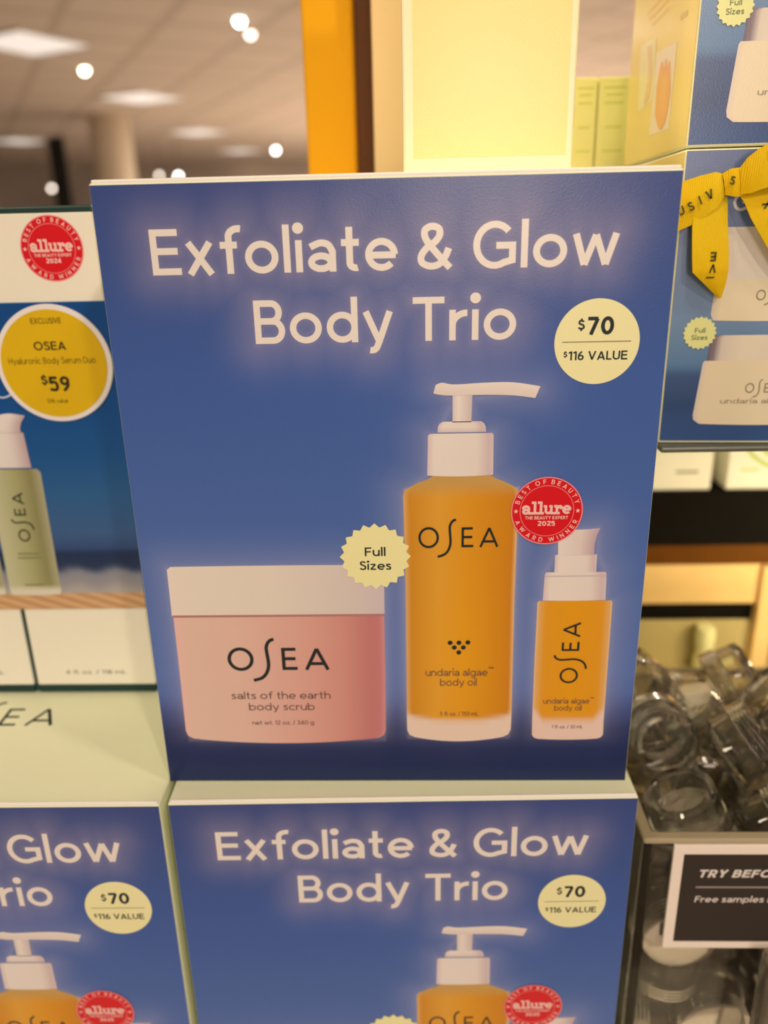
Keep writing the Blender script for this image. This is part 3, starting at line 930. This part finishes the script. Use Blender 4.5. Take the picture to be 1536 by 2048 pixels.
def jar_box(name, label, z0):
    root = thing(name, label, 'box', (0.117, 0.0543, z0), -3.7, 'blue jar gift boxes')
    pm = PM()
    pm.box(0, 0.112, 0, 0.129, 0.0, 0.1180, C(232, 214, 160), 0.0008)
    pm.build('carton', MATTE, root)
    pm = PM()
    g = [(0, C(48, 76, 118)), (12, C(44, 68, 108)), (16, C(40, 64, 98)), (30, C(56, 76, 110)), (34, C(84, 114, 142)), (52, C(106, 126, 148)), (75, C(104, 118, 144)), (100, C(92, 104, 134)), (118, C(90, 100, 130))]
    pm.rows([(117.4, 0.6, 111.4), (1.0, 0.6, 111.4)], lambda u, z: ramp(g, z), 1, 8, 2)
    jw = lambda u, z: ramp([(0, C(206, 182, 160)), (.05, C(220, 194, 154)), (.5, C(222, 198, 156)), (1, C(206, 180, 160))], u)
    lidc = lambda u, z: ramp([(0, C(104, 86, 92)), (.05, C(128, 106, 106)), (.11, C(206, 184, 160)), (.3, C(222, 200, 166)), (.6, C(214, 190, 162)), (.75, C(150, 124, 120)), (1, C(120, 98, 98))], u)
    pm.rows([(89, 18.0, 62), (68.5, 17.8, 62.5)], C(216, 196, 170), 3)
    pm.rows([(68.5, 17.0, 64), (55, 16.4, 65), (52.5, 17.5, 64, .5)], jw, 3)
    pm.rows([(46.4, 19, 61), (45.6, 17.6, 62.5), (35.8, 17.0, 63)], lidc, 3)
    pm.rows([(35.8, 16.0, 64), (34.8, 15.4, 64.6), (12.5, 13.6, 66.4), (10.4, 14.0, 66), (8.6, 16.5, 63.5, .5)], jw, 3, 28, 2)
    logo(pm, 34.0, 22.2, 4.0, C(140, 124, 92), 0.13, 5, sx=.9)
    pm.text('undaria algae', 24.4, 17.6, 2.1, C(150, 130, 100), 0.12, width=28, k=5)
    logo(pm, 33.6, 60.5, 4.0, C(140, 124, 92), 0.13, 5, sx=.9)
    pm.text('G', 20.2, 95.0, 6.6, C(206, 196, 190), 0.17, width=6.4, k=3)
    fr = pm.build('front_panel', PRINT, root)
    pm = PM()
    burst(pm, 12.8, 47.4, 6.9, C(216, 206, 130), 6, C(104, 110, 60), 1.95)
    o = pm.build('starburst_badge', PRINT, fr)
    o['label'] = 'pale yellow starburst badge'
    pm = PM()
    pm.T = lambda s, z, k: (-k * 0.00006, s * 0.001, z * 0.001)
    pm.rect(0.8, 128, 1.0, 117.2, YPAN, 1)
    poly = lambda P, c, k: pm.fan((sum(p[0] for p in P) / len(P), sum(p[1] for p in P) / len(P)), P, c, k)
    poly([(105, 53.6), (71, 51.4), (66.8, 26.2), (99.9, 23.6)], C(240, 210, 150), 2)
    pm.strip(spline([(90, 51), (84, 44), (82, 36), (88, 26)]), spline([(80, 50), (76, 42), (73, 34), (76, 27)]), C(226, 182, 124), 3)
    poly([(67.3, 44.6), (30, 42.1), (31.1, 9.8), (68.8, 10.8)], C(230, 204, 168), 2)
    pm.fan((46, 29), spline([(60, 18), (61, 30), (57, 37), (54, 39), (51, 35), (47, 39), (44, 35), (40, 37), (37, 31), (34, 24), (38, 14), (48, 11), (60, 18)], 4), C(238, 170, 100), 3, C(232, 156, 88))
    for i, (s0, s1, z) in enumerate(((96, 50, 66), (90, 47, 62.5), (84, 50, 59))):
        pm.strip([(s0, z - 1.2), (s1, z - 1.2)], [(s0, z), (s1, z)], C(224, 180, 92), 2)
    pm.strip([(28, 49), (17, 48.4)], [(28, 51), (17, 50.6)], C(206, 170, 90), 2)
    o = pm.build('side_panel', PRINT, root)
    o['label'] = 'yellow side panel with two pictures of hands'
    return root


jar_box('jar_gift_box', 'upper of two blue jar gift boxes on the right shelf, yellow picture side showing', 0.2552)
jar_box('jar_gift_box', 'lower of two blue jar gift boxes on the right, tied with a yellow ribbon', 0.1367)

# yellow ribbon bow tied on the lower jar box
bow = thing('ribbon_bow', 'yellow printed ribbon bow tied across the lower blue jar box', 'ribbon', (0.13, 0.05, 0.24))
RY = C(255, 174, 0)
RY2 = C(252, 184, 20)
RINK = C(86, 78, 30)


def ribbon_piece(name, rows, cols, texts, k=0):
    """rows: left x, z, right x, z, y in mm across the strip"""
    pm = PM()
    R = []
    for a, b in zip(rows, rows[1:]):
        for i in range(5):
            R.append(tuple(p + (q - p) * i / 5 for p, q in zip(a, b)))
    R.append(rows[-1])
    pts, cc = [], []
    for j, r in enumerate(R):
        for i in range(7):
            u = i / 6
            pts.append((r[0] * .001 + (r[2] - r[0]) * .001 * u - 0.13, r[4] * .001 - 0.05 - 0.0006 * math.sin(math.pi * u), r[1] * .001 + (r[3] - r[1]) * .001 * u - 0.24))
            cc.append(mixc(cols[0], cols[1], j / (len(R) - 1)))
    back = [(x, y + 0.0004, z) for x, y, z in pts]
    n = len(pts)
    F = [(j * 7 + i, j * 7 + i + 1, j * 7 + 8 + i, j * 7 + 7 + i) for j in range(len(R) - 1) for i in range(6)]
    pm.add(pts + back, F + [tuple(q + n for q in reversed(f)) for f in F], cc + cc)
    for ch, x, z, cap, rot, y in texts:
        pm.T = lambda a, b, kk, y=y: (a * .001 - 0.13, y * .001 - 0.05 - 0.0009, b * .001 - 0.24)
        pm.text(ch, x, z, cap, RINK, 0.2, align='c', rot=rot)
    return pm.build(name, RIBBON, bow, True)


ribbon_piece('tail', [(121.5, 232, 133.5, 237.5, 50), (120.9, 226.5, 134.6, 228, 49.5), (121.6, 216, 136, 217, 48.5), (122.4, 208.8, 136.6, 210, 48), (128.0, 204, 136.5, 205, 48.6), (134.6, 198.4, 135.8, 198.6, 50)], (RY2, RY),
             [('E', 129.8, 216.6, 3.6, 180, 48.3), ('V', 130.0, 212.0, 3.4, 180, 48.1), ('I', 131.0, 206.8, 3.2, 90, 48.2)])
ribbon_piece('tail', [(136.5, 238, 149, 240, 48), (138.9, 235, 151, 237, 46.5), (142.0, 229, 154, 235, 46), (151.3, 215.9, 162, 226, 46), (157, 207, 168, 217, 48)], (RY, RY2),
             [('X', 146.0, 233.0, 3.4, -58, 46.0), ('C', 149.2, 227.6, 3.6, -54, 45.6), ('L', 153.0, 222.0, 3.4, -52, 45.6)])
ribbon_piece('band', [(104.0, 212, 103.0, 232, 52.6), (116.6, 224.9, 116.2, 243.0, 51.6), (123.3, 227.9, 122.3, 244.9, 49.5), (129.5, 233.2, 127.5, 246.0, 48.2), (132.6, 238.5, 130.6, 245.2, 48.6)], (RY, RY2),
             [('U', 116.9, 230.6, 3.4, 26, 50.9), ('S', 120.2, 232.2, 3.4, 26, 49.9), ('I', 123.2, 234.4, 3.4, 26, 48.9), ('V', 126.4, 236.2, 3.6, 26, 47.9)])
ribbon_piece('knot', [(129.8, 245.4, 131.8, 237.6, 47.6), (132.5, 247.0, 134.6, 236.9, 46.2), (137.2, 247.4, 139.2, 237.0, 46.4)], (RY, RY),
             [('S', 132.8, 241.2, 3.0, -10, 45.9)])
ribbon_piece('loop', [(135.5, 247.0, 137.0, 237.6, 46.0), (137.4, 250.6, 140.0, 237.9, 44), (140.5, 253.4, 143.4, 239.2, 42.5), (146, 256.2, 148.5, 240.6, 41.5), (154, 258.5, 156, 243, 42.5), (162, 258, 163, 245, 47)], (RY, RY2),
             [('E', 145.6, 249.6, 3.8, 15, 41.3)])

# ------------------------------------------------------------ cartons standing behind the front box
pm = PM()
pm.box(0.0068, 0.0685, 0.030, 0.085, 0.2454, 0.425, C(255, 208, 154), 0.0008)
pm.T = lambda x, z, k: (x * .001, 0.030 - k * .00006, z * .001)
pm.rect(10.6, 66.0, 252.2, 420, C(255, 197, 112), 1)
tag(pm.build('yellow_carton', PRINT), 'large bright yellow carton standing on top of the sharp blue gift box', 'box')
pm = PM()
pm.box(-0.0093, 0.030, 0.188, 0.235, 0.2496, 0.47, C(236, 190, 130), 0.001)
tag(pm.build('tan_carton', MATTE), 'tan carton between the orange box and the large yellow carton', 'box')
pm = PM()
pm.box(-0.0517, -0.0222, 0.24, 0.40, 0.2496, 0.50, C(255, 156, 4), 0.002)
tag(pm.build('orange_box', MATTE), 'tall narrow bright orange box behind the sharp blue gift box', 'box')
pm = PM()
pm.box(-0.0218, -0.0098, 0.262, 0.40, 0.2496, 0.49, C(112, 76, 52), 0.001)  # stands in for the orange box's shaded side and the dark gap
tag(pm.build('shade_strip_box', MATTE), 'narrow dark brown box added for the shaded side of the orange box and the gap before the tan carton', 'box')
for x0, x1, ll in ((0.1000, 0.1128, 'left one of two yellow-green cartons side by side behind the large yellow carton'),
                   (0.1134, 0.1310, 'right one of two yellow-green cartons, beside the yellow side with hand pictures')):
    pm = PM()
    pm.box(x0, x1, 0.2, 0.24, 0.2496, 0.3022, C(222, 206, 122), 0.0008)
    pm.T = lambda x, z, k: (x * .001, 0.2 - k * .00006, z * .001)
    for zz, w in ((297.5, .7), (294, .55), (290, .6), (278, .5), (266, .6)):
        c = (x0 + x1) * 500
        pm.rect(c - (x1 - x0) * 500 * w, c + (x1 - x0) * 500 * w, zz - .9, zz, C(196, 190, 84), 1)
    tag(pm.build('green_carton', MATTE), ll, 'box', 'yellow-green cartons behind')

# ------------------------------------------------------------ right shelf and the fixture behind it
GREYM = flat_mat('grey_metal', (0.16, 0.17, 0.16), 0.4, 0.6)
pm = PM()
pm.box(0.1165, 0.36, 0.047, 0.20, 0.1340, 0.1365, (0.2, 0.2, 0.2), 0.0008)
t = thing('display_shelf', 'thin grey shelf under the blue jar gift boxes', 'shelf', (0, 0, 0))
pm.build('shelf_plate', GREYM, t)
pm = PM()
pm.box(0.330, 0.345, 0.165, 0.180, -0.2451, 0.1340, (0.2, 0.2, 0.2))
pm.build('post', GREYM, t)

fx = thing('shelf_unit', 'dark and wood-toned store shelf unit far behind the bin of clear jars', 'shelf unit', (0.33, 0.30, ZF))
DARKM = flat_mat('dark_board', (0.006, 0.005, 0.0035), 0.8)
DARKM.node_tree.nodes['Principled BSDF'].inputs['Specular IOR Level'].default_value = 0.08
BRWN = flat_mat('orange_wood', (0.13, 0.046, 0.003), 0.5, scale=60)
BRWN.node_tree.nodes['Principled BSDF'].inputs['Specular IOR Level'].default_value = 0.1
BUFF = flat_mat('buff_board', (0.85, 0.60, 0.24), 0.5)
OLIV = flat_mat('olive_panel', (0.52, 0.44, 0.19), 0.5)


def part(name, b, mat, parent, label=None):
    pm = PM()
    o = parent.location
    pm.box(b[0] - o.x, b[1] - o.x, b[2] - o.y, b[3] - o.y, b[4] - o.z, b[5] - o.z, (0.5, 0.5, 0.5), 0.0006)
    q = pm.build(name, mat, parent)
    if label:
        q['label'] = label
    return q


part('shelf_board', (0.142, 0.56, 0.299, 0.50, -0.0133, 0.0304), DARKM, fx, 'near-black shelf board')
part('wood_rail', (0.142, 0.56, 0.3005, 0.345, -0.0304, -0.0133), BRWN, fx, 'orange-brown wood rail')
part('drawer_front', (0.142, 0.2865, 0.300, 0.345, -0.0644, -0.0304), BUFF, fx, 'buff drawer front')
part('dark_gap_strip', (0.142, 0.2865, 0.3055, 0.36, -0.0816, -0.0644), DARKM, fx, 'near-black strip standing for the shaded gap')  # solid block; its dark colour stands for shade in the gap
part('lower_panel', (0.142, 0.2865, 0.304, 0.36, ZF, -0.0816), OLIV, fx, 'olive lower panel')
part('ledge', (0.2, 0.2865, 0.286, 0.3035, -0.126, -0.1222), OLIV, fx)
part('side_post', (0.2865, 0.300, 0.295, 0.36, ZF, -0.0304), BUFF, fx, 'buff side post')
part('back_panel', (0.142, 0.56, 0.50, 0.51, ZF, 0.145), OLIV, fx, 'olive back panel')
for x0, x1, mark, ll in ((0.175, 0.2404, C(128, 118, 80), 'white carton with a dark text line, on the dark shelf beyond the jars'),
                         (0.2520, 0.320, C(168, 182, 70), 'white carton with green leaf stripes, on the dark shelf beyond the jars')):
    pm = PM()
    pm.box(x0, x1, 0.305, 0.36, 0.0306, 0.108, C(232, 218, 176), 0.001)
    pm.T = lambda x, z, k: (x * .001, 0.305 - k * .00006, z * .001)
    if x0 < 0.2:
        pm.rect(213, 230, 44.5, 46.5, mark, 1)
        pm.rect(190, 239, 60, 62, C(214, 214, 160), 1)
    else:
        for q in range(3):
            pm.ribbon(spline([(264 + q * 9, 64 + q * 3), (272 + q * 9, 56 + q * 3), (282 + q * 9, 50 + q * 3), (294 + q * 9, 47 + q * 3)]), 3, mark, 1)
        pm.rect(262, 276, 46, 47.6, mark, 1)
    tag(pm.build('white_carton', MATTE), ll, 'box', 'white cartons on the far shelf')
pm = PM()
pm.lathe([(0.0, -0.1221), (0.0072, -0.1221), (0.0078, -0.1210), (0.0078, -0.114), (0.0070, -0.109), (0.0062, -0.104), (0.0074, -0.098), (0.0078, -0.092), (0.0072, -0.083), (0.0, -0.082)], C(242, 226, 142), 28)
tag(pm.build('pale_tube', MATTE, smooth=True, loc=(0.2470, 0.295, 0)), 'short pale yellow tube standing in front of the olive panel, above the jar bin', 'tube')

# ------------------------------------------------------------ acrylic bin of clear sample jars
ab = thing('acrylic_bin', 'clear acrylic bin full of empty sample jars beside the blue gift boxes', 'bin', (0.1105, -0.0005, -0.2451))
BX, BY, BH, BT = 0.1515, 0.1465, 0.2141, 0.005


def tray(z0, z1, floor):
    bm = bmesh.new()
    o = [(0, 0), (BX, 0), (BX, BY), (0, BY)]
    i = [(BT, BT), (BX - BT, BT), (BX - BT, BY - BT), (BT, BY - BT)]
    vo0 = [bm.verts.new((x, y, z0)) for x, y in o]
    vo1 = [bm.verts.new((x, y, z1)) for x, y in o]
    vi1 = [bm.verts.new((x, y, z1)) for x, y in i]
    vi0 = [bm.verts.new((x, y, floor)) for x, y in i]
    for k in range(4):
        j = (k + 1) % 4
        bm.faces.new((vo0[k], vo0[j], vo1[j], vo1[k]))
        bm.faces.new((vo1[k], vo1[j], vi1[j], vi1[k]))
        bm.faces.new((vi1[k], vi1[j], vi0[j], vi0[k]))
        if floor <= z0:
            bm.faces.new((vi0[k], vi0[j], vo0[j], vo0[k]))
    if floor > z0:
        bm.faces.new(vi0)
        bm.faces.new(list(reversed(vo0)))
    bmesh.ops.recalc_face_normals(bm, faces=bm.faces)
    bmesh.ops.bevel(bm, geom=list(bm.edges), offset=0.0008, segments=2, profile=0.5, affect='EDGES')
    return bm


pm = PM()
pm.add_bm(tray(0.0, BH - 0.0032, 0.004), (0.9, 0.9, 0.9))
pm.build('tray', ACRYL, ab)
m, N, L, B = new_mat('frosted_rim')
B.inputs['Base Color'].default_value = (0.62, 0.53, 0.38, 1)
B.inputs['Roughness'].default_value = 0.35
B.inputs['Transmission Weight'].default_value = 0.35
pm = PM()
pm.add_bm(tray(BH - 0.0031, BH, BH - 0.0031), (0.9, 0.9, 0.9))
pm.build('rim', m, ab)
pm = PM()
pm.box(0.0056, BX - 0.0056, 0.0056, BY - 0.0056, 0.0042, 0.0498, (0.014, 0.012, 0.010), 0.001)
o = pm.build('base_insert', MATTE, ab)
o['label'] = 'black block in the bottom of the bin'

JARS = [
        (0.2386, 0.0803, -0.1833, 180, 0, -51), (0.171, 0.046, -0.1833, 0, 0, 10), (0.1422, 0.023, -0.1832, 0, 0, -21),
        (0.1341, 0.0532, -0.1766, 90, 51, 0), (0.1345, 0.0834, -0.1766, -90, -84, 90), (0.1379, 0.1226, -0.1766, 90, 84, -90),
        (0.1753, 0.0925, -0.1766, -90, 62, -76), (0.1845, 0.1291, -0.1766, -90, -84, 0), (0.2051, 0.0628, -0.1766, -90, -129, -24),
        (0.238, 0.1226, -0.1766, 90, 62, -90), (0.2386, 0.0397, -0.1766, -90, -174, 0), (0.1941, 0.0174, -0.1765, 90, -19, 3),
        (0.2385, 0.0162, -0.1765, 90, -157, 0), (0.2073, 0.0974, -0.1625, 3, 49, 0), (0.1574, 0.0163, -0.1531, 90, 153, 0),
        (0.1273, 0.0229, -0.1531, -90, -84, 90), (0.2452, 0.0942, -0.153, -90, 65, -90), (0.1704, 0.0693, -0.1529, -37, -131, -41),
        (0.1339, 0.1001, -0.1473, -55, 14, 10), (0.134, 0.0598, -0.1464, 0, 0, 170), (0.1637, 0.1292, -0.1461, -90, 137, 0),
        (0.2031, 0.0473, -0.1449, 4, 169, -6), (0.2386, 0.0635, -0.1441, -126, -14, 10), (0.2019, 0.1292, -0.144, 90, 42, 0),
        (0.1706, 0.1019, -0.1411, -106, 34, -13), (0.2017, 0.0164, -0.1404, -91, -21, 0), (0.2386, 0.1287, -0.1398, 90, 107, 0),
        (0.2385, 0.0163, -0.1396, -90, 137, 0), (0.1642, 0.046, -0.1315, -81, -74, 79), (0.2004, 0.0714, -0.123, -22, -6, 35),
        (0.1339, 0.0229, -0.1229, 0, 180, 6), (0.2017, 0.1037, -0.1212, 11, 96, 101), (0.2386, 0.04, -0.1192, -48, 54, 36),
        (0.2386, 0.0958, -0.1187, 3, 154, 96), (0.1339, 0.0531, -0.1163, -90, -17, 0), (0.1303, 0.0832, -0.1143, 90, -62, -90),
        (0.1653, 0.1206, -0.1121, 173, 16, 18), (0.1907, 0.0235, -0.112, 1, 162, -6), (0.1639, 0.0802, -0.1056, -31, -58, 167),
        (0.2386, 0.1292, -0.103, -90, -62, 0), (0.2452, 0.0648, -0.1003, 90, -13, 90), (0.2023, 0.1291, -0.0963, -90, -150, 0),
        (0.1339, 0.1075, -0.096, 43, -160, 20), (0.1845, 0.0692, -0.0946, 114, 17, -128), (0.1339, 0.0163, -0.0928, 90, -28, 0),
        (0.2228, 0.022, -0.0906, -69, -21, 0), (0.2165, 0.0541, -0.09, -124, -27, -59), (0.2386, 0.0919, -0.0869, 136, -53, -39),
        (0.1834, 0.0279, -0.0828, 75, -52, 32), (0.153, 0.0476, -0.0826, -60, -68, 48), (0.1685, 0.1252, -0.0817, -70, -128, -11),
        (0.204, 0.0988, -0.0804, -29, 51, 145), (0.1303, 0.0623, -0.0787, -96, 11, -99), (0.2384, 0.1225, -0.0728, 0, -1, 8),
        (0.1687, 0.0922, -0.0642, -98, 55, -9), (0.1964, 0.0495, -0.0622, 30, 33, 77), (0.1373, 0.1222, -0.0618, -12, -155, 30),
        (0.153, 0.0163, -0.0612, -90, -72, 0), (0.2014, 0.1291, -0.0594, -90, -31, 0), (0.2361, 0.0242, -0.059, -177, 6, 6),
        (0.2385, 0.0856, -0.0535, 0, -180, -54), (0.1339, 0.0919, -0.0516, -29, 102, 61), (0.2382, 0.1225, -0.0493, 0, -1, 24),
        (0.2148, 0.0532, -0.0468, 39, 21, 96), (0.1577, 0.0559, -0.0463, 84, 6, -9), (0.1925, 0.087, -0.0444, 1, -38, -179),
        (0.1776, 0.0229, -0.0435, 37, -49, 134), (0.1686, 0.1226, -0.0403, -93, 39, 88), (0.1369, 0.0238, -0.0351, 2, 158, 6),
        (0.2378, 0.0232, -0.035, 1, 4, -6), (0.2386, 0.0702, -0.029, -3, 0, 6), (0.1378, 0.1286, -0.0281, 88, -23, 1),
        (0.1631, 0.0876, -0.0276, -27, -35, 29), (0.2384, 0.1226, -0.0258, 0, 179, -6), (0.2016, 0.0163, -0.025, -90, 145, 0),
        (0.1931, 0.1214, -0.0226, 167, 64, -14), (0.1339, 0.0593, -0.018, -102, 16, -3), (0.1723, 0.0504, -0.0168, 43, 30, 59),
        (0.1339, 0.1015, -0.0157, 108, 131, 14), (0.2042, 0.0852, -0.0149, -33, 113, -96), (0.1984, 0.0468, -0.0118, 40, 34, 53)]


def sample_jar(label):
    root = thing('sample_jar', label, 'jar', (0, 0, 0), 0, 'clear sample jars in the acrylic bin')
    pm = PM()
    pm.lathe([(0.0, -0.0117), (0.0150, -0.0117), (0.0166, -0.0105), (0.0170, -0.008), (0.0170, 0.0022), (0.0150, 0.0024), (0.0150, 0.0072), (0.0138, 0.0072), (0.0138, -0.0070), (0.0120, -0.0092), (0.0, -0.0098)], (0.9, 0.9, 0.9), 32)
    pm.build('cup', PLASTIC, root, True)
    pm = PM()
    prof = [(0.0, 0.0117), (0.0150, 0.0117), (0.0172, 0.0112)]
    for i in range(4):
        z = 0.0108 - i * 0.0020
        prof += [(0.0181, z), (0.0181, z - 0.0009), (0.0170, z - 0.0014)]
    prof += [(0.0178, 0.0028), (0.0160, 0.0028), (0.0160, 0.0096), (0.0, 0.0100)]
    pm.lathe(prof, (0.9, 0.9, 0.9), 36)
    pm.build('lid', PLASTIC, root, True)
    return root


jar0 = sample_jar('empty clear round sample jar with a ridged lid, heaped in the acrylic bin')
for n, (x, y, z, a, b, c) in enumerate(JARS):
    j = jar0 if n == 0 else copy_tree(jar0)
    j.location = (x, y, z)
    j.rotation_euler = (math.radians(a), math.radians(b), math.radians(c))

sg = thing('sign_card', 'black sign card with a thick white border on the front of the acrylic bin', 'sign', (0.1238, -0.0006, -0.0933))
pm = PM()
pm.box(0, 0.0800, -0.0016, 0.0, 0, 0.0600, C(230, 204, 178), 0.0003)
pm.build('border', MATTE, sg)
pm = PM()
pm.T = lambda x, z, k: (x * .001 - 0.1238, -0.0016 - k * .00006, z * .001 + 0.0933)
pm.rect(128.4, 199.4, -89.0, -38.0, C(52, 42, 34), 1)
WH = C(214, 192, 172)
pm.text('TRY BEFORE', 135.5, -51.0, 4.4, WH, 0.22, width=41, k=2, shear=0.2)
pm.rect(135.4, 192, -57.1, -56.2, C(150, 130, 116), 2)
pm.text('Free samples made', 135.6, -65.4, 3.6, WH, 0.16, width=46, k=2, shear=0.12)
pm.build('printed_face', MATTE, sg)

pm = PM()
pm.lathe([(0.0, -0.2451), (0.0085, -0.2451), (0.0090, -0.2440), (0.0090, -0.088), (0.0083, -0.0862), (0.0076, -0.088), (0.0076, -0.243), (0.0, -0.2435)], (0.9, 0.9, 0.9), 32)
tag(pm.build('clear_tube', PLASTIC, smooth=True, loc=(0.1735, -0.0150, 0)), 'clear plastic tube standing in front of the sign card, cut by the frame edge', 'tube')
